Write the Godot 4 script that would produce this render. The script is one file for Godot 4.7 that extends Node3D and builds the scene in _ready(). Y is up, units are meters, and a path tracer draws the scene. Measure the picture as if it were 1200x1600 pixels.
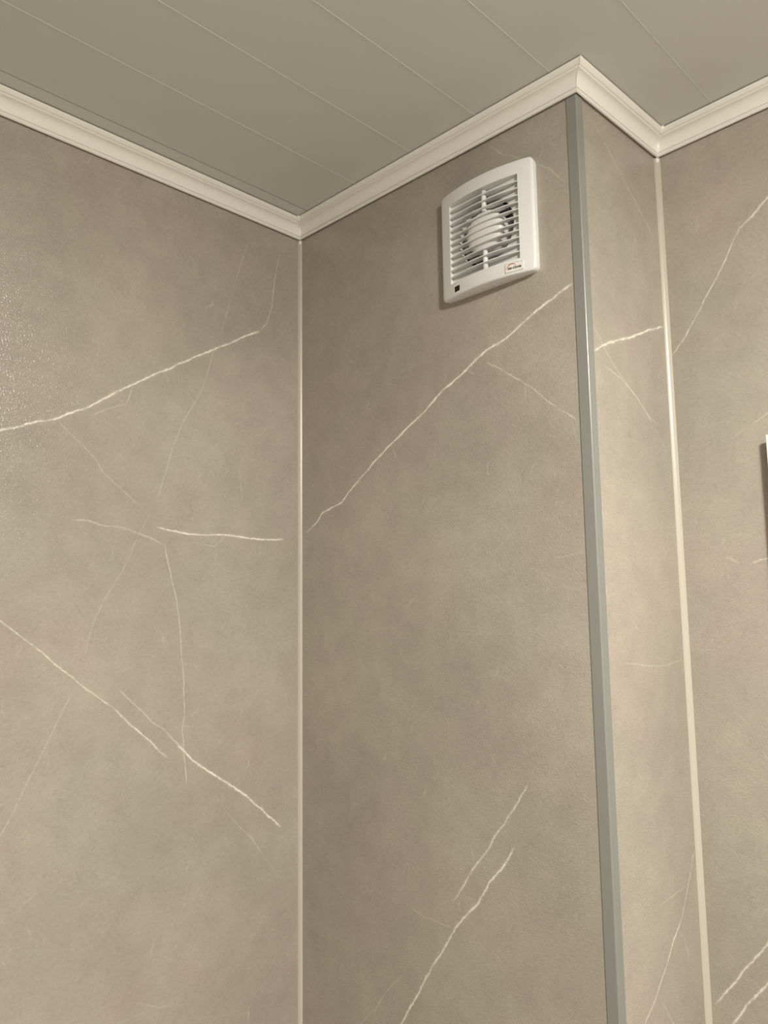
extends Node3D
# A bathroom corner looked up at: marble-print wall panels, a boxed-in shaft with a grey
# corner profile, an extractor fan, white cornice and a plank ceiling. Metres, y up.
# x runs along the back wall from the inner corner, z out into the room.

const EYE_Y := 1.55
const CEIL := 2.338            # underside of the ceiling planks
const CROWN_TOP := 2.3364      # a narrow gap is left under the planks
const CROWN_BOTTOM := 2.3013
const ROOM_Z := 2.2
const ROOM_X := 2.2
const TILE_U := 1.169          # metres of wall that one print texture covers
const TILE_V := 2.338
const A := Vector2(0, 0)                     # inner corner, left wall / shaft front (x, z)
const B := Vector2(0.6449, 0)                # outer corner of the shaft
const C := Vector2(0.6519, -0.2501)          # inner corner, shaft side / recess wall
const E := Vector2(2.2, -0.1917)             # far end of the recess wall
const VEINS_LEFT = [
	[3.5, 0.95, [682, 556, 567, 522, 540, 513, 513, 501, 486, 492, 459, 477, 436, 465, 407, 444, 369, 417, 323, 388, 286, 366, 248, 341, 202, 314, 160, 289, 101, 253]],
	[2.0, 0.50, [101, 253, 84, 233, 80, 221, 72, 197, 70, 177, 66, 142, 56, 92, 51, 77]],
	[1.7, 0.38, [361, 414, 367, 434, 372, 448, 390, 456, 412, 467, 433, 480]],
	[1.3, 0.32, [128, 76, 145, 127, 162, 184, 179, 245, 191, 288]],
	[1.4, 0.42, [205, 319, 219, 371, 236, 412, 262, 455, 284, 510, 297, 556, 311, 602]],
	[1.4, 0.28, [322, 625, 347, 671, 356, 696, 372, 728, 398, 769, 413, 799, 422, 828, 430, 862]],
	[2.2, 0.26, [448, 914, 463, 946, 478, 976, 494, 1011, 506, 1031, 527, 1076, 543, 1104, 604, 1207]],
	[1.4, 0.22, [543, 445, 515, 453, 480, 465]],
	[1.7, 0.40, [486, 492, 468, 509, 447, 526, 420, 549, 409, 567, 387, 584, 369, 597, 346, 616]],
	[2.0, 0.50, [458, 648, 431, 648, 412, 653, 368, 656, 349, 662, 322, 670, 299, 680]],
	[3.1, 1.00, [311, 651, 275, 656, 262, 658, 230, 659, 177, 657, 136, 658, 92, 660, 42, 658]],
	[1.4, 0.35, [171, 655, 184, 667, 197, 678, 224, 675, 247, 672]],
	[1.9, 0.55, [296, 678, 290, 705, 282, 737, 269, 780, 264, 818, 260, 862, 254, 916, 252, 969, 255, 990, 251, 1032, 246, 1080]],
	[1.3, 0.30, [274, 677, 267, 693]],
	[2.2, 0.70, [650, 729, 556, 802, 523, 827, 490, 854, 450, 888, 409, 921, 382, 940]],
	[2.6, 0.80, [382, 940, 355, 966, 321, 997, 282, 1034]],
	[1.8, 0.55, [370, 916, 339, 944, 310, 973, 289, 986, 264, 1015]],
	[3.5, 1.00, [268, 1009, 237, 1043, 199, 1070, 173, 1087, 125, 1122, 97, 1146, 46, 1191]],
	[1.7, 0.40, [166, 1140, 139, 1172, 111, 1197, 87, 1230]],
	[1.3, 0.20, [87, 1230, 46, 1284]],
	[1.3, 0.28, [145, 527, 139, 587, 147, 602]],
	[3.3, 0.60, [383, 472, 381, 472]],
	[1.7, 0.20, [333, 1394, 289, 1417, 231, 1432]],
	[1.7, 0.20, [474, 1420, 354, 1416, 311, 1415]],
]
const VEINS_BACK = [
	[3.7, 1.00, [21, 643, 54, 624, 65, 610, 82, 605, 122, 594, 142, 578, 168, 560, 202, 535, 236, 514, 268, 496, 299, 479, 336, 458, 373, 434, 383, 428, 415, 414, 448, 395, 468, 386, 506, 376, 542, 357, 577, 342, 606, 331, 625, 325]],
	[2.0, 0.55, [465, 404, 492, 422, 515, 439, 549, 464, 581, 495, 607, 515, 622, 527]],
	[1.4, 0.25, [615, 523, 620, 559]],
	[2.0, 0.20, [362, 501, 353, 538, 345, 558]],
	[2.5, 0.75, [517, 1047, 492, 1084, 474, 1108, 456, 1129, 443, 1150, 412, 1187, 386, 1223, 372, 1243]],
	[3.3, 0.95, [489, 1141, 472, 1167, 441, 1200, 422, 1232, 397, 1257, 373, 1283, 357, 1309, 330, 1345, 308, 1380, 280, 1423, 258, 1459, 195, 1561]],
	[1.5, 0.38, [277, 1273, 312, 1281, 371, 1282]],
	[1.7, 0.40, [260, 1385, 222, 1421, 199, 1454, 160, 1492, 74, 1576]],
	[2.0, 0.42, [486, 46, 500, 60, 510, 73, 527, 81, 545, 93]],
	[1.8, 0.50, [585, 95, 580, 112]],
	[1.8, 0.42, [577, 119, 593, 131, 607, 147, 622, 166]],
	[1.8, 0.20, [570, 724, 607, 719, 627, 717]],
	[1.7, 0.15, [467, 711, 492, 692, 523, 661]],
	[1.5, 0.15, [63, 1192, 107, 1206, 157, 1201]],
]
const VEINS_SIDE = [
	[3.7, 0.95, [17, 427, 41, 414, 69, 402, 108, 387, 128, 381, 160, 366, 193, 352, 239, 336]],
	[2.0, 0.38, [52, 62, 73, 74, 100, 94, 127, 116, 165, 141, 204, 169, 224, 187]],
	[2.0, 0.32, [17, 386, 49, 417, 83, 444, 110, 459, 147, 480, 176, 498, 206, 509]],
	[2.2, 0.45, [47, 444, 92, 453, 138, 474, 185, 509]],
	[1.7, 0.30, [185, 509, 214, 534, 231, 555]],
	[2.6, 0.50, [239, 1165, 208, 1217, 186, 1250]],
	[2.9, 0.80, [186, 1250, 159, 1270, 134, 1296]],
	[3.5, 0.50, [134, 1296, 99, 1327, 65, 1349, -35, 1415]],
	[1.7, 0.25, [118, 1214, 199, 1208]],
	[1.7, 0.30, [191, 1276, 207, 1323]],
	[2.2, 0.25, [114, 1337, 145, 1378, 217, 1473]],
	[1.8, 0.30, [48, 871, 130, 881, 182, 884, 238, 878]],
]
const VEINS_RECESS = [
	[3.3, 0.75, [264, 94, 175, 174, 150, 197, 131, 208, 123, 218]],
	[2.2, 0.70, [123, 218, 88, 278, 68, 305, 43, 341, 26, 365, 4, 387]],
	[1.7, 0.30, [132, 196, 123, 218]],
	[1.7, 0.12, [138, 111, 132, 196]],
	[2.0, 0.45, [256, 451, 150, 508, 126, 522]],
	[2.0, 0.40, [114, 528, 93, 540]],
	[2.8, 0.40, [73, 722, 81, 722, 92, 732]],
	[2.2, 0.65, [110, 733, 125, 727, 134, 727, 254, 721]],
	[2.6, 0.85, [167, 1181, 94, 1276, 44, 1343, 13, 1383]],
	[3.3, 0.85, [168, 1240, 90, 1331, 62, 1365, 39, 1401, -24, 1503]],
]

var M := {}

# ---------------------------------------------------------------- mesh helpers
func begin() -> SurfaceTool:
	var st := SurfaceTool.new()
	st.begin(Mesh.PRIMITIVE_TRIANGLES)
	st.set_smooth_group(0xFFFFFFFF)
	return st

func tri(st: SurfaceTool, a: Vector3, b: Vector3, c: Vector3, hint: Vector3) -> void:
	var n := (b - a).cross(c - a)
	if n.length_squared() < 1e-18:
		return
	# front faces run clockwise
	if n.dot(hint) > 0.0:
		var t := b; b = c; c = t
	st.add_vertex(a); st.add_vertex(b); st.add_vertex(c)

func quad(st: SurfaceTool, a: Vector3, b: Vector3, c: Vector3, d: Vector3, hint: Vector3) -> void:
	tri(st, a, b, c, hint)
	tri(st, a, c, d, hint)

func quad_uv(st: SurfaceTool, p: Array, uv: Array, hint: Vector3) -> void:
	var order := [0, 1, 2, 0, 2, 3]
	if (p[1] - p[0]).cross(p[2] - p[0]).dot(hint) > 0.0:
		order = [0, 2, 1, 0, 3, 2]
	for i in order:
		st.set_uv(uv[i]); st.add_vertex(p[i])

# rows of points joined to a sheet; the faces look away from the line centre - centre + axis
func sheet(st: SurfaceTool, rows: Array, hint: Vector3) -> void:
	for i in rows.size() - 1:
		for j in rows[i].size() - 1:
			quad(st, rows[i][j], rows[i][j + 1], rows[i + 1][j + 1], rows[i + 1][j], hint)

func box(st: SurfaceTool, lo: Vector3, hi: Vector3) -> void:
	var v := []
	for k in 8:
		v.append(Vector3(hi.x if k & 1 else lo.x, hi.y if k & 2 else lo.y, hi.z if k & 4 else lo.z))
	quad(st, v[0], v[2], v[6], v[4], Vector3.LEFT)
	quad(st, v[1], v[3], v[7], v[5], Vector3.RIGHT)
	quad(st, v[0], v[1], v[5], v[4], Vector3.DOWN)
	quad(st, v[2], v[3], v[7], v[6], Vector3.UP)
	quad(st, v[0], v[1], v[3], v[2], Vector3.FORWARD)
	quad(st, v[4], v[5], v[7], v[6], Vector3.BACK)

# a box with its front (+z) edges rounded off
func soft_box(st: SurfaceTool, lo: Vector3, hi: Vector3, r: float) -> void:
	var rings := []
	for s in [[0.0, lo.z], [0.0, hi.z - r], [r * 0.29, hi.z - r * 0.29], [r, hi.z]]:
		rings.append([Vector3(lo.x + s[0], lo.y + s[0], s[1]), Vector3(hi.x - s[0], lo.y + s[0], s[1]), Vector3(hi.x - s[0], hi.y - s[0], s[1]), Vector3(lo.x + s[0], hi.y - s[0], s[1])])
	var sides := [Vector3.DOWN, Vector3.RIGHT, Vector3.UP, Vector3.LEFT]
	for i in 3:
		for k in 4:
			quad(st, rings[i][k], rings[i][(k + 1) % 4], rings[i + 1][(k + 1) % 4], rings[i + 1][k], sides[k] + Vector3.BACK * 0.01)
	quad(st, rings[3][0], rings[3][1], rings[3][2], rings[3][3], Vector3.BACK)
	quad(st, rings[0][0], rings[0][1], rings[0][2], rings[0][3], Vector3.FORWARD)

func tube(st: SurfaceTool, path: Array, radius: Array, n := 10) -> void:
	var prev := []
	for i in path.size():
		var d: Vector3 = (path[mini(i + 1, path.size() - 1)] - path[maxi(i - 1, 0)]).normalized()
		var s := d.cross(Vector3(0.31, 0.17, 0.93)).normalized()
		var t := d.cross(s)
		var ring := []
		for k in n:
			var a := TAU * k / n
			ring.append(path[i] + (s * cos(a) + t * sin(a)) * radius[i])
		if prev:
			for k in n:
				quad(st, prev[k], prev[(k + 1) % n], ring[(k + 1) % n], ring[k], (prev[k] + prev[(k + 1) % n]) * 0.5 - path[i - 1])
		prev = ring
		if i == 0 or i == path.size() - 1:
			for k in n:
				tri(st, path[i], ring[k], ring[(k + 1) % n], -d if i == 0 else d)

func lathe(st: SurfaceTool, prof: Array, n := 40) -> void:   # profile of (radius, z) turned about z
	for i in prof.size() - 1:
		var p: Vector2 = prof[i]
		var q: Vector2 = prof[i + 1]
		var flat := Vector2(-(q.y - p.y), q.x - p.x)
		for k in n:
			var a := TAU * k / n
			var b := TAU * (k + 1) / n
			var m := (a + b) * 0.5
			var h := Vector3(cos(m) * -flat.x, sin(m) * -flat.x, -flat.y)
			quad(st, Vector3(p.x * cos(a), p.x * sin(a), p.y), Vector3(p.x * cos(b), p.x * sin(b), p.y), Vector3(q.x * cos(b), q.x * sin(b), q.y), Vector3(q.x * cos(a), q.x * sin(a), q.y), h)

func flat_shade(st: SurfaceTool) -> SurfaceTool:
	st.set_smooth_group(0xFFFFFFFF)
	return st

func obj(called: String, st: SurfaceTool, m: Material, parent: Node = self, tangents := false) -> MeshInstance3D:
	st.generate_normals()
	if tangents:
		st.generate_tangents()
	var o := MeshInstance3D.new()
	o.name = called
	o.mesh = st.commit()
	o.material_override = m
	parent.add_child(o, true)
	return o

func tag(o: Node, label: String, category := "", kind := "", group := "") -> Node:
	o.set_meta("label", label)
	if category: o.set_meta("category", category)
	if kind: o.set_meta("kind", kind)
	if group: o.set_meta("group", group)
	return o

func thing(called: String, at: Vector3, label: String, category := "", kind := "") -> Node3D:
	var o := Node3D.new()
	o.name = called
	add_child(o)
	o.position = at
	tag(o, label, category, kind)
	return o

# ---------------------------------------------------------------- materials
func plain(c: Color, rough: float, metal := 0.0, spec := 0.5) -> StandardMaterial3D:
	var m := StandardMaterial3D.new()
	m.albedo_color = c
	m.roughness = rough
	m.metallic = metal
	m.metallic_specular = spec
	return m

func noise_image(w: int, h: int, seed_: int, freq: float, oct := 4, kind := FastNoiseLite.TYPE_SIMPLEX_SMOOTH, warp := 0.0) -> Image:
	var n := FastNoiseLite.new()
	n.seed = seed_
	n.noise_type = kind
	n.frequency = freq
	n.fractal_type = FastNoiseLite.FRACTAL_FBM if oct > 1 else FastNoiseLite.FRACTAL_NONE
	n.fractal_octaves = oct
	if warp > 0.0:
		n.domain_warp_enabled = true
		n.domain_warp_amplitude = warp
		n.domain_warp_frequency = freq * 1.5
	var im := n.get_seamless_image(w, h, false, false, 0.1, true)
	im.convert(Image.FORMAT_L8)
	return im

const TW := 1024
const TH := 2048

# a line of the marble print, in texture pixels; the width swells and thins along it
func draw_vein(im: Image, pts: PackedVector2Array, width: float, alpha: float, col: Color, rng: RandomNumberGenerator, wob: FastNoiseLite) -> void:
	var run := 0.0
	var off := rng.randf() * 1000.0
	var total := 0.0
	for i in pts.size() - 1:
		total += pts[i].distance_to(pts[i + 1])
	var mask := {}
	for i in pts.size() - 1:
		var a := pts[i]
		var b := pts[i + 1]
		var len_ := a.distance_to(b)
		var steps := maxi(1, int(len_ / 0.5))
		var d := (b - a) / maxf(len_, 0.001)
		var side := Vector2(-d.y, d.x)
		for s in steps:
			var t := run + len_ * s / steps
			var w := width * (0.72 + 0.55 * wob.get_noise_2d(t * 1.1 + off, 7.0))
			var ends := clampf(minf(t, total - t) / 14.0 + 0.25, 0.0, 1.0)
			var al := alpha * ends * clampf(0.85 + 0.6 * wob.get_noise_2d(t * 0.5 + off, 31.0) + 0.5 * wob.get_noise_2d(t * 2.7 + off, 71.0), 0.15, 1.0)
			var jit := 0.7 * wob.get_noise_2d(t * 0.45 + off, 93.0) + 0.3 * wob.get_noise_2d(t * 2.0 + off, 53.0)
			var p := a.lerp(b, float(s) / steps) + side * jit * minf(width, 2.5)
			var hw := maxf(w * 0.5, 0.4)
			var r := int(ceil(hw + 1.2))
			for y in range(int(p.y) - r, int(p.y) + r + 1):
				for x in range(int(p.x) - r, int(p.x) + r + 1):
					var dist := Vector2(x + 0.5, y + 0.5).distance_to(p)
					var cov := clampf(hw + 0.6 - dist, 0.0, 1.0) * al
					if cov > 0.01:
						var key := Vector2i(x, y)
						if cov > mask.get(key, 0.0):
							mask[key] = cov
		run += len_
	for key in mask:
		var x := posmod(key.x, TW)
		if key.y >= 0 and key.y < TH:
			im.set_pixel(x, key.y, im.get_pixel(x, key.y).lerp(col, mask[key]))

# taupe marble laminate: cloudy ground, small smudges, then the white veins of that panel
func marble(seed_: int, veins: Array) -> Image:
	var w := 512
	var h := 1024
	var clouds := noise_image(w, h, seed_, 0.0045, 5, FastNoiseLite.TYPE_SIMPLEX_SMOOTH, 40.0).get_data()
	var tint := noise_image(w, h, seed_ + 11, 0.006, 3).get_data()
	var fine := noise_image(w, h, seed_ + 23, 0.035, 4, FastNoiseLite.TYPE_SIMPLEX_SMOOTH, 25.0).get_data()
	var out := PackedByteArray()
	out.resize(w * h * 3)
	var g := GROUND
	for i in w * h:
		var v := (clouds[i] - 128.0) * 0.07 + (fine[i] - 128.0) * 0.04
		var t := (tint[i] - 128.0) * 0.024
		out[i * 3] = clampi(int(g.x + v + t + 0.5), 0, 255)
		out[i * 3 + 1] = clampi(int(g.y + v - t * 0.35 + 0.5), 0, 255)
		out[i * 3 + 2] = clampi(int(g.z + v * 0.9 + t * 0.25 + 0.5), 0, 255)
	var im := Image.create_from_data(w, h, false, Image.FORMAT_RGB8, out)
	im.resize(TW, TH, Image.INTERPOLATE_CUBIC)
	im.convert(Image.FORMAT_RGBA8)
	for i in 2:
		for j in 4:
			im.blend_rect(M.speckle, Rect2i(0, 0, 512, 512), Vector2i(i * 512, j * 512))
	var rng := RandomNumberGenerator.new()
	rng.seed = seed_ * 7 + 1
	var wob := FastNoiseLite.new()
	wob.seed = seed_
	wob.frequency = 0.05
	# short faint smudges in the print, pale and dark, mostly upright
	for k in 560:
		var p := Vector2(rng.randf() * TW, rng.randf() * TH)
		var ang := PI * 0.5 + rng.randfn(0.0, 0.55)
		var pts := PackedVector2Array([p])
		for s in rng.randi_range(1, 3):
			p += Vector2.from_angle(ang + rng.randfn(0.0, 0.5)) * rng.randf_range(4.0, 13.0)
			pts.append(p)
		var pale := rng.randf() < 0.6
		draw_vein(im, pts, rng.randf_range(1.0, 3.6), rng.randf_range(0.06, 0.22), VEIN if pale else DARK, rng, wob)
	var k := 1000.0 * TILE_U / TW
	for v in veins:
		var pts := PackedVector2Array()
		for i in v[2].size() / 2:
			pts.append(Vector2(v[2][i * 2] / k, v[2][i * 2 + 1] / k))
		draw_vein(im, pts, v[0] / k, v[1], VEIN, rng, wob)
		if v[1] > 0.7:   # a broad pale bloom beside the strong veins
			draw_vein(im, pts, v[0] / k * 3.0, 0.07, VEIN, rng, wob)
	return im

const GROUND := Vector3(167, 159, 148)
const VEIN := Color(0.93, 0.91, 0.87)
const DARK := Color(0.50, 0.46, 0.42)

func panel_material(seed_: int, veins: Array, grain: Texture2D) -> StandardMaterial3D:
	var m := StandardMaterial3D.new()
	m.albedo_texture = ImageTexture.create_from_image(marble(seed_, veins))
	m.normal_enabled = true
	m.normal_texture = grain
	m.normal_scale = GRAIN
	m.roughness = 0.25
	m.metallic_specular = 0.5
	return m

const GRAIN := 0.21

# the fine pale and dark speckle of the print, tiled under the veins
func speckle_tile() -> Image:
	var d := noise_image(512, 512, 77, 0.16, 3, FastNoiseLite.TYPE_SIMPLEX_SMOOTH, 12.0).get_data()
	var px := PackedByteArray()
	px.resize(512 * 512 * 4)
	for i in 512 * 512:
		var v := (d[i] - 128.0) / 128.0
		var c := 226 if v > 0.0 else 96
		px[i * 4] = c
		px[i * 4 + 1] = c - 6
		px[i * 4 + 2] = c - 14
		px[i * 4 + 3] = clampi(int(absf(v) * absf(v) * 52.0), 0, 255)
	return Image.create_from_data(512, 512, false, Image.FORMAT_RGBA8, px)

func make_materials() -> void:
	M.speckle = speckle_tile()
	var g := noise_image(TW, TH, 5, 0.42, 2)
	g.convert(Image.FORMAT_RGBA8)
	g.bump_map_to_normal_map(3.0)
	var grain := ImageTexture.create_from_image(g)
	M.left = panel_material(101, VEINS_LEFT, grain)
	M.back = panel_material(202, VEINS_BACK, grain)
	M.side = panel_material(303, VEINS_SIDE, grain)
	M.recess = panel_material(404, VEINS_RECESS, grain)
	M.ceiling = plain(Color(0.835, 0.84, 0.82), 0.42)
	M.crown = plain(Color(0.925, 0.915, 0.89), 0.38)
	M.caulk = plain(Color(0.95, 0.945, 0.92), 0.22)
	M.bead = plain(Color(0.755, 0.73, 0.68), 0.3)
	M.profile = plain(Color(0.53, 0.533, 0.515), 0.27)
	M.plastic = plain(Color(0.885, 0.885, 0.88), 0.33)
	M.lamp_window = plain(Color(0.13, 0.03, 0.025), 0.15)
	M.sticker = plain(Color(0.90, 0.89, 0.87), 0.35)
	M.ink = plain(Color(0.05, 0.05, 0.05), 0.5)
	M.red = plain(Color(0.68, 0.05, 0.07), 0.5)
	M.steel = plain(Color(0.94, 0.93, 0.90), 0.25)
	M.mirror = plain(Color(0.90, 0.92, 0.90), 0.03, 1.0)
	M.backing = plain(Color(0.48, 0.42, 0.35), 0.7)
	M.floor = plain(Color(0.80, 0.78, 0.74), 0.5)
	M.ring = plain(Color(0.9, 0.9, 0.88), 0.35)
	M.lens = plain(Color(0.95, 0.94, 0.9), 0.4)
	M.lens.emission_enabled = true
	M.lens.emission = LAMP_COLOUR
	M.lens.emission_energy_multiplier = 0.8

# ---------------------------------------------------------------- the setting
func v3(p: Vector2, y: float) -> Vector3:
	return Vector3(p.x, y, p.y)

# one wall panel from p to q (x, z), its print starting at u0, with its back a hand deep
func wall(called: String, p: Vector2, q: Vector2, n: Vector2, m: Material, label: String, hole := [], thick := 0.08, u0 := 0.0, u1 := -1.0) -> MeshInstance3D:
	var st := begin()
	var len_ := p.distance_to(q)
	var us := [0.0, len_]
	var ys := [0.0, CEIL + 0.02]
	if hole:
		us = [0.0, hole[0], hole[1], len_]
		ys = [0.0, hole[2], hole[3], CEIL + 0.02]
	var hint := v3(n, 0.0)
	for i in us.size() - 1:
		for j in ys.size() - 1:
			if hole and i == 1 and j == 1:
				continue
			var pts := []
			var uvs := []
			for c in [[i, j], [i + 1, j], [i + 1, j + 1], [i, j + 1]]:
				var u: float = us[c[0]]
				pts.append(v3(p.lerp(q, u / len_), ys[c[1]]))
				var s: float = u0 + (u if u1 < 0.0 else len_ - u)
				uvs.append(Vector2(s / TILE_U, (CEIL - ys[c[1]]) / TILE_V))
			quad_uv(st, pts, uvs, hint)
			var bk := []
			for a in pts:
				bk.append(a - hint * thick)
			quad_uv(st, bk, uvs, -hint)
	var d := v3((q - p).normalized(), 0.0)
	var loops := [[p, q, 0.0, CEIL + 0.02]]
	if hole:
		loops.append([p.lerp(q, hole[0] / len_), p.lerp(q, hole[1] / len_), hole[2], hole[3]])
	for l in loops:
		var k := [v3(l[0], l[2]), v3(l[1], l[2]), v3(l[1], l[3]), v3(l[0], l[3])]
		for i in 4:
			var a: Vector3 = k[i]
			var b: Vector3 = k[(i + 1) % 4]
			var mid: Vector3 = (k[0] + k[2]) * 0.5
			var out: Vector3 = ((a + b) * 0.5 - mid) * (1.0 if l == loops[0] else -1.0)
			quad_uv(st, [a, b, b - hint * thick, a - hint * thick], [Vector2.ZERO, Vector2.ZERO, Vector2.ZERO, Vector2.ZERO], out)
	var o := obj(called, st, m, self, true)
	tag(o, label, "", "structure")
	return o

const CROWN := [  # (out from the wall, up from the bottom edge) in millimetres
	[0.0, 4.6], [1.6, 4.4], [2.7, 2.6], [3.4, 0.9], [4.4, 0.0], [5.8, 0.2], [6.9, 0.9], [7.5, 2.0], [7.6, 3.2], [7.2, 4.2], [6.4, 4.8],
	[4.6, 5.0], [4.1, 5.7], [4.1, 7.0], [4.6, 7.5],
	[6.20, 7.80], [6.27, 9.61], [6.50, 11.40], [6.86, 13.14], [7.37, 14.84], [8.02, 16.46], [8.79, 17.98], [9.69, 19.40], [10.69, 20.69], [11.80, 21.85], [12.99, 22.86], [14.27, 23.70], [15.60, 24.38], [16.98, 24.88], [18.40, 25.20],
	[19.2, 25.6], [19.9, 26.0], [20.2, 26.6], [19.9, 27.2], [19.7, 27.6], [20.1, 27.9], [21.4, 28.0],
	[22.4, 28.5], [23.6, 29.6], [24.8, 30.9], [25.8, 32.2], [26.6, 33.4], [27.2, 34.3], [27.2, 34.8], [26.6, 35.1], [12.0, 35.1], [0.0, 35.1]]

func mitre(at: Vector2, n1: Vector2, n2: Vector2, gap := Vector2.ZERO) -> Array:
	var k := (n1 + n2) / (1.0 + n1.dot(n2))
	var ring := []
	for p in CROWN:
		ring.append(v3(at + k * (p[0] * 0.001) + gap, CROWN_BOTTOM + p[1] * 0.001))
	return ring

func crown(called: String, r0: Array, r1: Array, label: String) -> MeshInstance3D:
	var st := begin()
	for i in CROWN.size() - 1:
		# the bead, the cove and the upper band are each smooth, with crisp arrises between them
		st.set_smooth_group(1 if i >= 4 and i < 10 else 2 if i >= 15 and i < 29 else 4 if i >= 36 and i < 41 else 0xFFFFFFFF)
		var a := Vector2(CROWN[i][0], CROWN[i][1])
		var b := Vector2(CROWN[i + 1][0], CROWN[i + 1][1])
		# outward: the room side
		var inward: Vector3 = (r0[20] + r1[20]) * 0.5 - (r0[0] + r1[0]) * 0.5
		inward.y = 0.0
		var d := b - a
		var out2 := Vector2(d.y, -d.x)
		quad(st, r0[i], r1[i], r1[i + 1], r0[i + 1], inward.normalized() * out2.x + Vector3.UP * out2.y)
	var o := obj(called, st, M.crown)
	tag(o, label, "", "structure")
	return o

# a lick of sealant run down a mitre of the cornice
func mitre_sealant(ring: Array, from: int, to: int, r0: float, parent: Node) -> void:
	var st := begin()
	st.set_smooth_group(0)
	var path := []
	var rad := []
	for i in range(from, to):
		path.append(ring[i])
		var t := float(i - from) / (to - from - 1)
		rad.append(r0 * (0.42 + 1.0 * exp(-pow((t - 0.34) / 0.10, 2.0)) + 0.75 * exp(-pow((t - 0.93) / 0.16, 2.0))))
	tube(st, path, rad, 8)
	tag(obj("sealant", st, M.caulk, parent), "smear of glossy white sealant down the mitre")

func corner_bead(called: String, at: Vector2, n1: Vector2, n2: Vector2, leg: float, y1: float, label: String) -> void:
	var st := begin()
	st.set_smooth_group(0)
	# n1, n2: the room-side normals of the two walls; the bead spans from one wall to the other
	var rows := []
	for k in 7:
		var t := k / 6.0
		var p := at + n2 * leg * (1.0 - t) + n1 * leg * t
		p += (n1 + n2).normalized() * sin(t * PI) * leg * 0.16
		var row := []
		for j in 9:
			var y := y1 * j / 8.0
			row.append(v3(p, y))
		rows.append(row)
	sheet(st, rows, v3(n1 + n2, 0.0))
	var o := obj(called, st, M.bead)
	tag(o, label, "", "structure")
	# the blob where the bead was finished off under the cornice
	var b := begin()
	b.set_smooth_group(0)
	var c := v3(at + (n1 + n2) * leg * 0.45, y1 - 0.004)
	tube(b, [c + Vector3.DOWN * 0.006, c + Vector3.DOWN * 0.003, c, c + Vector3.UP * 0.003], [leg * 0.2, leg * 0.45, leg * 0.55, leg * 0.35], 10)
	tag(obj("sealant", b, M.caulk, o), "small blob of white sealant under the cornice")

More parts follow.
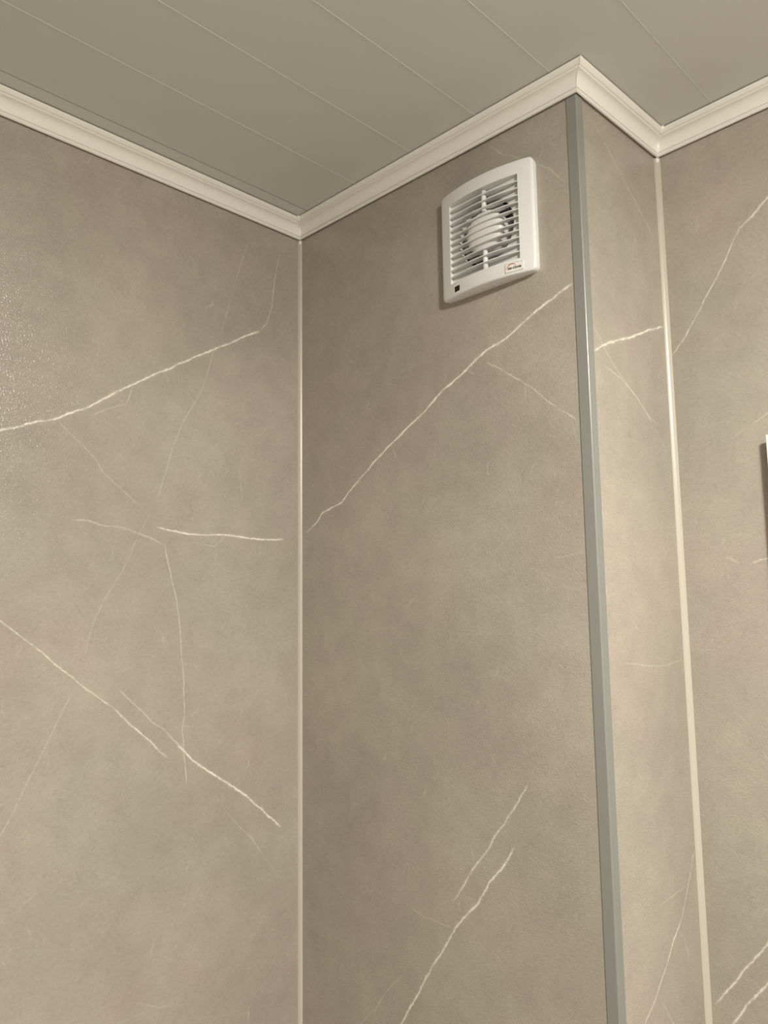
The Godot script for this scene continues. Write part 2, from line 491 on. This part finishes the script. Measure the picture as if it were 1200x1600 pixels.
func build_shell() -> void:
	var nl := Vector2(1, 0)
	var nb := Vector2(0, 1)
	var dr := (C - B).normalized()
	var ns := Vector2(-dr.y, dr.x)          # shaft side looks towards +x
	var de := (E - C).normalized()
	var ne := Vector2(-de.y, de.x)
	wall("wall_left", Vector2(0, 0), Vector2(0, ROOM_Z), nl, M.left, "taupe marble-print wall panel with a long forked white vein, left of the fan wall")
	wall("wall_back", A, B, nb, M.back, "taupe marble-print shaft front panel carrying the white extractor fan", [FAN.x - 0.05, FAN.x + 0.05, FAN.y - 0.05, FAN.y + 0.05])
	wall("wall_side", B, C, ns, M.side, "narrow taupe marble-print side panel of the boxed-in shaft", [], 0.06)
	wall("wall_recess", C, E, ne, M.recess, "taupe marble-print wall panel that the mirror hangs on")
	wall("wall_right", E, Vector2(ROOM_X, ROOM_Z), Vector2(-1, 0), M.left, "taupe marble-print wall panel opposite the left wall", [], 0.08, 0.3)
	wall("wall_front", Vector2(0, ROOM_Z), Vector2(ROOM_X, ROOM_Z), Vector2(0, -1), M.back, "taupe marble-print wall panel behind the viewer", [], 0.08, 0.2)
	var st := begin()
	box(st, Vector3(-0.08, -0.08, -0.34), Vector3(ROOM_X + 0.08, 0.0, ROOM_Z + 0.08))
	tag(obj("floor", st, M.floor), "plain warm grey bathroom floor", "", "structure")

	# ceiling: a slab with plastic planks hung under it, running away from the fan wall
	var cl := thing("ceiling", Vector3(0, CEIL, 0), "off-white ceiling of narrow plastic planks with fine bright joints", "", "structure")
	st = begin()
	box(st, Vector3(-0.08, 0.009, -0.34), Vector3(ROOM_X + 0.08, 0.06, ROOM_Z + 0.08))
	obj("ceiling_slab", st, M.ceiling, cl)
	var x0 := 0.0
	var x1 := 0.0535
	var first := true
	while x0 < ROOM_X - 0.01:
		x1 = minf(x1, ROOM_X)
		st = begin()
		var z0 := 0.002
		if x0 > B.x: z0 = -0.245
		var bl := 0.0                # bevel on the left edge (only beside the first narrow strip)
		var br := 0.0020             # bevel on the right edge, it looks towards the lamp
		if first: br = 0.0
		if x0 > 0.01 and x0 < 0.1: bl = 0.0034
		var cross := [Vector2(x0 + 0.0002, 0.008), Vector2(x0 + 0.0002, bl * 0.5), Vector2(x0 + 0.0002 + bl, 0.0), Vector2(x1, 0.0), Vector2(x1, 0.008)]
		if br > 0.0:   # a fine lip stands proud along the joint
			cross = cross.slice(0, 3) + [Vector2(x1 - br, 0.0), Vector2(x1 - br * 0.75, -0.00018), Vector2(x1 - br * 0.45, -0.00042), Vector2(x1 - br * 0.15, -0.00028), Vector2(x1, 0.0004), Vector2(x1, 0.008)]
		var ends := [z0, ROOM_Z - 0.002]
		for i in cross.size():
			var a: Vector2 = cross[i]
			var b: Vector2 = cross[(i + 1) % cross.size()]
			var d := b - a
			quad(st, Vector3(a.x, a.y, ends[0]), Vector3(b.x, b.y, ends[0]), Vector3(b.x, b.y, ends[1]), Vector3(a.x, a.y, ends[1]), Vector3(d.y, -d.x, 0) * Vector3(1, 1, 1))
		for e in 2:
			for i in range(1, cross.size() - 1):
				tri(st, Vector3(cross[0].x, cross[0].y, ends[e]), Vector3(cross[i].x, cross[i].y, ends[e]), Vector3(cross[i + 1].x, cross[i + 1].y, ends[e]), Vector3(0, 0, -1 if e == 0 else 1))
		if x0 < B.x and x1 > B.x:   # the plank over the shaft corner is notched round it
			box(st, Vector3(B.x + 0.012, 0.0, -0.245), Vector3(x1 - br, 0.008, z0))
			for i in range(3, cross.size() - 1):
				var a: Vector2 = cross[i]
				var b: Vector2 = cross[i + 1]
				quad(st, Vector3(a.x, a.y, -0.245), Vector3(b.x, b.y, -0.245), Vector3(b.x, b.y, z0), Vector3(a.x, a.y, z0), Vector3(b.y - a.y, a.x - b.x, 0))
		obj("plank", st, M.ceiling, cl)
		first = false
		x0 = x1
		x1 += 0.1416

	# white cornice, one mitred length for each wall
	var far := []
	for p in CROWN: far.append(Vector3(p[0] * 0.001, CROWN_BOTTOM + p[1] * 0.001, ROOM_Z))
	var ra := mitre(A, nl, nb)
	var rb := mitre(B, nb, ns)
	var rc := mitre(C, ns, ne)
	var re := []
	for p in CROWN: re.append(v3(E + ne * (p[0] * 0.001), CROWN_BOTTOM + p[1] * 0.001))
	var t1 := crown("trim_1", far, ra, "white moulded cornice along the top of the left wall")
	crown("trim_2", ra, rb, "white moulded cornice above the extractor fan")
	var t3 := crown("trim_3", rb, rc, "short white moulded cornice returning round the shaft side")
	crown("trim_4", rc, re, "white moulded cornice above the mirror wall")
	mitre_sealant(ra, 6, CROWN.size() - 2, 0.0026, t1)
	mitre_sealant(rc, 6, CROWN.size() - 2, 0.0030, t3)
	mitre_sealant(rb, 12, CROWN.size() - 3, 0.0007, t3)

	corner_bead("trim_5", A, nl, nb, 0.0062, CROWN_BOTTOM + 0.001, "slim pale beige sealing strip up the inner corner left of the fan")
	corner_bead("trim_6", C, ns, ne, 0.0074, CROWN_BOTTOM + 0.001, "wider cream sealing strip up the inner corner beside the mirror wall")

	# grey angle over the outer corner of the shaft
	st = begin()
	var th := 0.0016
	var w := 0.0158
	var sec := []
	sec.append(B - nl * w)
	sec.append(B - nl * w + nb * (th - 0.0004))
	sec.append(B - nl * (w - 0.0004) + nb * th)
	var k := (nb + ns) / (1.0 + nb.dot(ns))
	var c0 := B + k * th
	sec.append(c0 - nl * 0.0023)
	for i in 4:
		var a := PI * 0.5 * (1.0 - i / 3.0)
		sec.append(c0 - k * 0.0020 + ns * cos(a) * 0.0020 + nb * sin(a) * 0.0020)
	sec.append(c0 + dr * 0.0023)
	sec.append(B + dr * (w - 0.0004) + ns * th)
	sec.append(B + dr * w + ns * (th - 0.0004))
	sec.append(B + dr * w)
	for i in sec.size() - 1:
		var a: Vector2 = sec[i]
		var b: Vector2 = sec[i + 1]
		var d := b - a
		quad(st, v3(a, 0.0), v3(b, 0.0), v3(b, CROWN_BOTTOM + 0.002), v3(a, CROWN_BOTTOM + 0.002), Vector3(-d.y, 0, d.x))
	tag(obj("trim_7", st, M.profile), "grey angle profile up the outer corner of the shaft", "", "structure")

# ---------------------------------------------------------------- the extractor fan
const FAN := Vector2(0.4818, 2.1408)   # its centre on the back wall
const HW := 0.0915
const HH := 0.0915
const OPEN := 0.0680

func face_z(x: float) -> float:
	var z := 0.0125 + 0.0150 * (1.0 - (x / HW) * (x / HW))
	var r := 0.003
	var e := HW - absf(x)
	if e < r:
		z -= r - sqrt(maxf(0.0, r * r - (r - e) * (r - e)))
	return z

func build_fan() -> void:
	var f := thing("extractor_fan", Vector3(FAN.x, FAN.y, 0), "white bow-fronted extractor fan with slatted grille high on the shaft wall", "extractor fan")
	var oy0 := -0.0680
	var oy1 := 0.0685
	var rc := 0.007
	var xs := []
	for s in [-1.0, -0.996, -0.985, -0.967, -0.94, -0.90, -0.85, -OPEN / HW]: xs.append(s * HW)
	for i in range(1, 16): xs.append(lerpf(-OPEN, OPEN, i / 16.0))
	for s in [OPEN / HW, 0.85, 0.90, 0.94, 0.967, 0.985, 0.996, 1.0]: xs.append(s * HW)
	var st := begin()
	st.set_smooth_group(0)
	for top in [1.0, -1.0]:
		var rows := [[], [], [], [], [], []]
		for x in xs:
			var over := maxf(0.0, absf(x) - (HW - rc))
			var yt: float = top * (HH - rc + sqrt(maxf(0.0, rc * rc - over * over)))
			var z := face_z(x)
			var yo: float = oy1 if top > 0 else oy0
			rows[0].append(Vector3(x * 0.985, yt * 0.985, 0.0))
			rows[1].append(Vector3(x, yt, z - minf(0.003, z * 0.5)))
			rows[2].append(Vector3(x, yt - top * 0.0008, z - 0.001))
			rows[3].append(Vector3(x, yt - top * 0.0028, z))
			rows[4].append(Vector3(x, lerpf(yo, yt - top * 0.0028, 0.5), z))
			rows[5].append(Vector3(x, yo, z))
		for i in 5:
			sheet(st, [rows[i], rows[i + 1]], Vector3(0, top, 0.0) if i == 0 else Vector3(0, top * 0.01, 1))
		for e in [0, xs.size() - 1]:
			var foot := Vector3(rows[3][e].x * 0.985, rows[3][e].y, 0)
			quad(st, rows[0][e], rows[1][e], rows[2][e], rows[3][e], Vector3(signf(xs[e]), 0, 0))
			tri(st, rows[0][e], rows[3][e], foot, Vector3(signf(xs[e]), 0, 0))
			var s := Vector3(signf(xs[e]), 0, 0)
			quad(st, rows[5][e], rows[3][e], Vector3(rows[3][e].x * 0.985, rows[3][e].y, 0), Vector3(rows[5][e].x * 0.985, rows[5][e].y, 0), s)
	for s in [-1.0, 1.0]:
		var rows := [[], [], [], []]
		for k in [1.0, 0.996, 0.985, 0.967, 0.94, 0.90, 0.85, OPEN / HW]:
			for j in 4:
				rows[j].append(Vector3(s * k * HW, lerpf(oy0, oy1, j / 3.0), face_z(k * HW)))
		sheet(st, rows, Vector3(0, 0, 1))
		quad(st, Vector3(s * HW * 0.985, oy0, 0), Vector3(s * HW * 0.985, oy1, 0), Vector3(s * HW, oy1, face_z(HW)), Vector3(s * HW, oy0, face_z(HW)), Vector3(s, 0, 0))
	obj("cover", st, M.plastic, f)
	# the reveal of the opening
	st = begin()
	for s in [-1.0, 1.0]:
		quad(st, Vector3(s * OPEN, oy0, 0.012), Vector3(s * OPEN, oy1, 0.012), Vector3(s * OPEN, oy1, face_z(OPEN)), Vector3(s * OPEN, oy0, face_z(OPEN)), Vector3(-s, 0, 0))
	for i in 16:
		var xa := lerpf(-OPEN, OPEN, i / 16.0)
		var xb := lerpf(-OPEN, OPEN, (i + 1) / 16.0)
		for y in [oy0, oy1]:
			quad(st, Vector3(xa, y, 0.012), Vector3(xb, y, 0.012), Vector3(xb, y, face_z(xb)), Vector3(xa, y, face_z(xa)), Vector3(0, 1 if y == oy0 else -1, 0))
	obj("grille_frame", st, M.plastic, f)
	# inner plate with the round inlet
	st = begin()
	var ym := (oy0 + oy1) * 0.5
	var n := 64
	var rim := 0.0558
	for i in n:
		var pr := []
		for a in [TAU * i / n, TAU * (i + 1) / n]:
			var d := Vector2(cos(a), sin(a))
			var k := minf(OPEN / maxf(absf(d.x), 1e-6), ((oy1 - oy0) * 0.5) / maxf(absf(d.y), 1e-6))
			pr.append([Vector3(d.x * rim, d.y * rim, 0.013), Vector3(d.x * k, d.y * k + ym, 0.013), Vector3(d.x * (rim - 0.0013), d.y * (rim - 0.0013), 0.0122), Vector3(d.x * (rim - 0.002), d.y * (rim - 0.002), 0.009), Vector3(d.x * (rim - 0.002), d.y * (rim - 0.002), 0.002)])
		quad(st, pr[0][0], pr[0][1], pr[1][1], pr[1][0], Vector3.BACK)
		var inw: Vector3 = -pr[0][0]
		quad(st, pr[0][0], pr[0][2], pr[1][2], pr[1][0], Vector3(inw.x, inw.y, 0.05))
		quad(st, pr[0][2], pr[0][3], pr[1][3], pr[1][2], Vector3(inw.x, inw.y, 0.0))
		quad(st, pr[0][3], pr[0][4], pr[1][4], pr[1][3], Vector3(inw.x, inw.y, 0.0))
	obj("inner_plate", st, M.plastic, f)
	st = begin()
	lathe(st, [Vector2(0.0495, 0.004), Vector2(0.0495, -0.20)], 40)
	obj("duct", st, M.plastic, f)
	var im := Node3D.new()
	im.name = "impeller"
	f.add_child(im)
	for k in 7:
		st = begin()
		st.set_smooth_group(0)
		var a := TAU * k / 7.0 + 0.3
		var rows := []
		for i in 6:
			var r := lerpf(0.026, 0.047, i / 5.0)
			var row := []
			for j in 5:
				var t := a + (j / 4.0 - 0.5) * 0.62 + i * 0.04
				row.append(Vector3(cos(t) * r, sin(t) * r, -0.038 - j * 0.0045))
			rows.append(row)
		sheet(st, rows, Vector3.BACK)
		obj("blade", st, M.plastic, im)
	# motor housing: a smooth round cap in the middle of the inlet
	st = begin()
	st.set_smooth_group(0)
	lathe(st, [Vector2(0.0345, -0.03), Vector2(0.0356, 0.010), Vector2(0.0354, 0.0145), Vector2(0.0340, 0.0176), Vector2(0.0308, 0.0198), Vector2(0.027, 0.0214), Vector2(0.020, 0.0230), Vector2(0.011, 0.0241), Vector2(0.0, 0.0244)], 48)
	obj("motor_cap", st, M.plastic, f)
	for s in [[0.031, oy1 - 0.0035], [oy0 + 0.0008, -0.031]]:
		st = begin()
		st.set_smooth_group(0)
		var xp := 0.0042
		tube(st, [Vector3(xp, s[0], 0.0203), Vector3(xp, lerpf(s[0], s[1], 0.5), 0.0203), Vector3(xp, s[1], 0.0203)], [0.0042, 0.0042, 0.0042], 14)
		obj("strut", st, M.plastic, f)
	# eleven bowed slats
	for i in 11:
		var yc := lerpf(oy1, oy0, (i + 1) / 12.0)
		st = begin()
		var h := 0.0007
		for j in 16:
			var xa := lerpf(-OPEN, OPEN, j / 16.0)
			var xb := lerpf(-OPEN, OPEN, (j + 1) / 16.0)
			var fa := face_z(xa) - 0.0003
			var fb := face_z(xb) - 0.0003
			var back := 0.0135
			quad(st, Vector3(xa, yc - h, fa), Vector3(xb, yc - h, fb), Vector3(xb, yc + h, fb), Vector3(xa, yc + h, fa), Vector3.BACK)
			quad(st, Vector3(xa, yc - h, fa), Vector3(xb, yc - h, fb), Vector3(xb, yc - h + 0.0012, back), Vector3(xa, yc - h + 0.0012, back), Vector3.DOWN)
			quad(st, Vector3(xa, yc + h, fa), Vector3(xb, yc + h, fb), Vector3(xb, yc + h + 0.0012, back), Vector3(xa, yc + h + 0.0012, back), Vector3.UP)
		obj("slat", st, M.plastic, f)
	# badge, low on the right of the face
	var at := Node3D.new()
	at.name = "badge"
	f.add_child(at)
	var bx := 0.0585
	at.position = Vector3(bx, -0.0800, face_z(bx) + 0.0002)
	at.rotation.y = atan(2.0 * 0.0150 * bx / (HW * HW))
	tag(at, "small white badge with black lettering under a red arc")
	st = begin()
	soft_box(st, Vector3(-0.0136, -0.0064, -0.0008), Vector3(0.0136, 0.0064, 0.0006), 0.0003)
	obj("badge_plate", st, M.sticker, at)
	st = begin()   # raised rim round the badge
	for e in [[-0.0143, -0.0071, 0.0143, -0.0067], [-0.0143, 0.0067, 0.0143, 0.0071], [-0.0143, -0.0071, -0.0139, 0.0071], [0.0139, -0.0071, 0.0143, 0.0071]]:
		box(st, Vector3(e[0], e[1], -0.0006), Vector3(e[2], e[3], 0.0010))
	obj("badge_border", st, M.sticker, at)
	var tm := TextMesh.new()
	var font := SystemFont.new()
	font.font_names = PackedStringArray(["Droid Sans"])
	font.font_weight = 700
	var fv := FontVariation.new()
	fv.base_font = font
	fv.variation_embolden = 0.6
	fv.variation_transform = Transform2D(Vector2(1, 0), Vector2(0.22, 1), Vector2.ZERO)
	tm.font = fv
	tm.text = "Air-Circle"
	tm.font_size = 48
	tm.pixel_size = 0.000098
	tm.depth = 0.0003
	var lt := MeshInstance3D.new()
	lt.name = "lettering"
	lt.mesh = tm
	lt.material_override = M.ink
	lt.position = Vector3(0.0008, -0.0016, 0.0008)
	at.add_child(lt)
	st = begin()
	var arc := []
	for k in 21:
		var t := k / 20.0
		var a := lerpf(PI * 0.98, PI * 0.16, t)
		arc.append([Vector2(-0.0034 + cos(a) * 0.0080, -0.0025 + sin(a) * 0.0075), 0.0001 + 0.0011 * sin(PI * minf(1.0, t * 0.8 + 0.18))])
	for k in 20:
		var p: Vector2 = arc[k][0]
		var q: Vector2 = arc[k + 1][0]
		var d := (q - p).normalized()
		var nn := Vector2(-d.y, d.x)
		quad(st, Vector3(p.x + nn.x * arc[k][1], p.y + nn.y * arc[k][1], 0.00085), Vector3(q.x + nn.x * arc[k + 1][1], q.y + nn.y * arc[k + 1][1], 0.00085), Vector3(q.x, q.y, 0.00085), Vector3(p.x, p.y, 0.00085), Vector3.BACK)
	obj("red_arc", st, M.red, at)
	# dark window of the pilot lamp
	st = begin()
	soft_box(st, Vector3(-0.0058, -0.0045, -0.001), Vector3(0.0058, 0.0045, 0.0004), 0.0002)
	var pw := obj("pilot_window", st, M.lamp_window, f)
	pw.position = Vector3(-0.0525, -0.0805, face_z(0.0525))
	pw.rotation.y = -atan(2.0 * 0.0150 * 0.0525 / (HW * HW))
	tag(pw, "small square dark red window of the pilot lamp")
	# two raised bumps added in place of underside slots, to cast their shade
	for q in [[0.018, 0.0085], [-0.014, 0.0045]]:
		st = begin()
		box(st, Vector3(q[0] - q[1] * 0.5, -HH - 0.0010, 0.008), Vector3(q[0] + q[1] * 0.5, -HH + 0.003, 0.0105))
		obj("slot_bump", st, M.plastic, f)

# ---------------------------------------------------------------- mirror and lamp
func build_mirror() -> void:
	var de := (E - C).normalized()
	var u := 0.1515
	var w := 0.60
	var depth := 0.0205
	var y1 := EYE_Y + 0.2425
	var h := 0.80
	var p := C + de * u
	var m := thing("wall_mirror", v3(p, y1 - h), "upright wall mirror in a thin bright white frame, hung in the recess", "mirror")
	m.rotation.y = -atan2(de.y, de.x)
	var st := begin()
	box(st, Vector3(0.002, 0.002, 0.0002), Vector3(w - 0.002, h - 0.002, depth - 0.004))
	obj("backing_board", st, M.backing, m)
	st = begin()
	box(st, Vector3(0.002, 0.002, depth - 0.004), Vector3(w - 0.002, h - 0.002, depth - 0.0012))
	obj("mirror_glass", st, M.mirror, m)
	for e in [[0.0, 0.0, 0.0028, h], [w - 0.0028, 0.0, w, h], [0.0028, h - 0.0018, w - 0.0028, h], [0.0028, 0.0, w - 0.0028, 0.0028]]:
		st = begin()
		soft_box(st, Vector3(e[0], e[1], depth - 0.005), Vector3(e[2], e[3], depth), 0.0008)
		obj("frame_rail", st, M.steel, m)

func build_lamp() -> void:
	var l := thing("ceiling_lamp", Vector3(LAMP.x, CEIL, LAMP.y), "round opal plastic ceiling lamp with a shallow drum shade", "lamp")
	var base := begin()
	base.set_smooth_group(0)
	lathe(base, [Vector2(0.0, 0.0), Vector2(0.128, 0.0), Vector2(0.130, 0.004), Vector2(0.130, 0.016), Vector2(0.126, 0.018), Vector2(0.0, 0.018)], 48)
	obj("base_ring", base, M.ring, l).rotation.x = PI * 0.5
	var shade := begin()
	shade.set_smooth_group(0)
	var prof := [Vector2(0.0, 0.0182), Vector2(0.122, 0.0182), Vector2(0.124, 0.03)]
	for i in 9:
		var t := PI * 0.5 * i / 8.0
		prof.append(Vector2(0.080 + 0.044 * cos(t), 0.040 + 0.044 * sin(t)))
	prof.append(Vector2(0.0, 0.086))
	lathe(shade, prof, 48)
	obj("opal_shade", shade, M.lens, l).rotation.x = PI * 0.5
	var a := OmniLight3D.new()
	a.name = "lamp_light"
	a.light_color = LAMP_COLOUR
	a.light_energy = LAMP_ENERGY
	a.light_size = 0.05
	a.omni_range = 8.0
	a.omni_attenuation = 2.0
	a.shadow_enabled = true
	a.position = Vector3(0, -0.052, 0)
	l.add_child(a)
	var d := AreaLight3D.new()
	d.name = "lamp_light_down"
	d.area_size = Vector2(0.2, 0.2)
	d.light_color = LAMP_COLOUR
	d.light_energy = LAMP_DOWN
	d.area_range = 8.0
	d.area_attenuation = 2.0
	d.shadow_enabled = true
	d.position = Vector3(0, -0.0875, 0)
	d.rotation.x = -PI * 0.5
	l.add_child(d)

const LAMP := Vector2(1.56, 0.70)
const LAMP_COLOUR := Color(1.0, 0.985, 0.945)
const LAMP_ENERGY := 0.85
const LAMP_DOWN := 3.75

func _ready() -> void:
	var cam := Camera3D.new()
	cam.name = "camera"
	cam.position = Vector3(1.18096, EYE_Y, 0.9624)
	cam.rotation_order = EULER_ORDER_YXZ
	cam.rotation = Vector3(0.1215, 0.7778, -0.0136)
	cam.fov = rad_to_deg(2.0 * atan(800.0 / 1201.8))
	cam.near = 0.02
	add_child(cam)
	cam.current = true
	var env := Environment.new()
	env.background_mode = Environment.BG_COLOR
	env.background_color = Color(0, 0, 0)
	env.tonemap_mode = Environment.TONE_MAPPER_LINEAR
	env.tonemap_exposure = 1.0
	env.sdfgi_enabled = true
	env.ssao_enabled = true
	env.ssil_enabled = true
	var we := WorldEnvironment.new()
	we.name = "environment"
	we.environment = env
	add_child(we)
	make_materials()
	build_lamp()
	build_shell()
	build_fan()
	build_mirror()
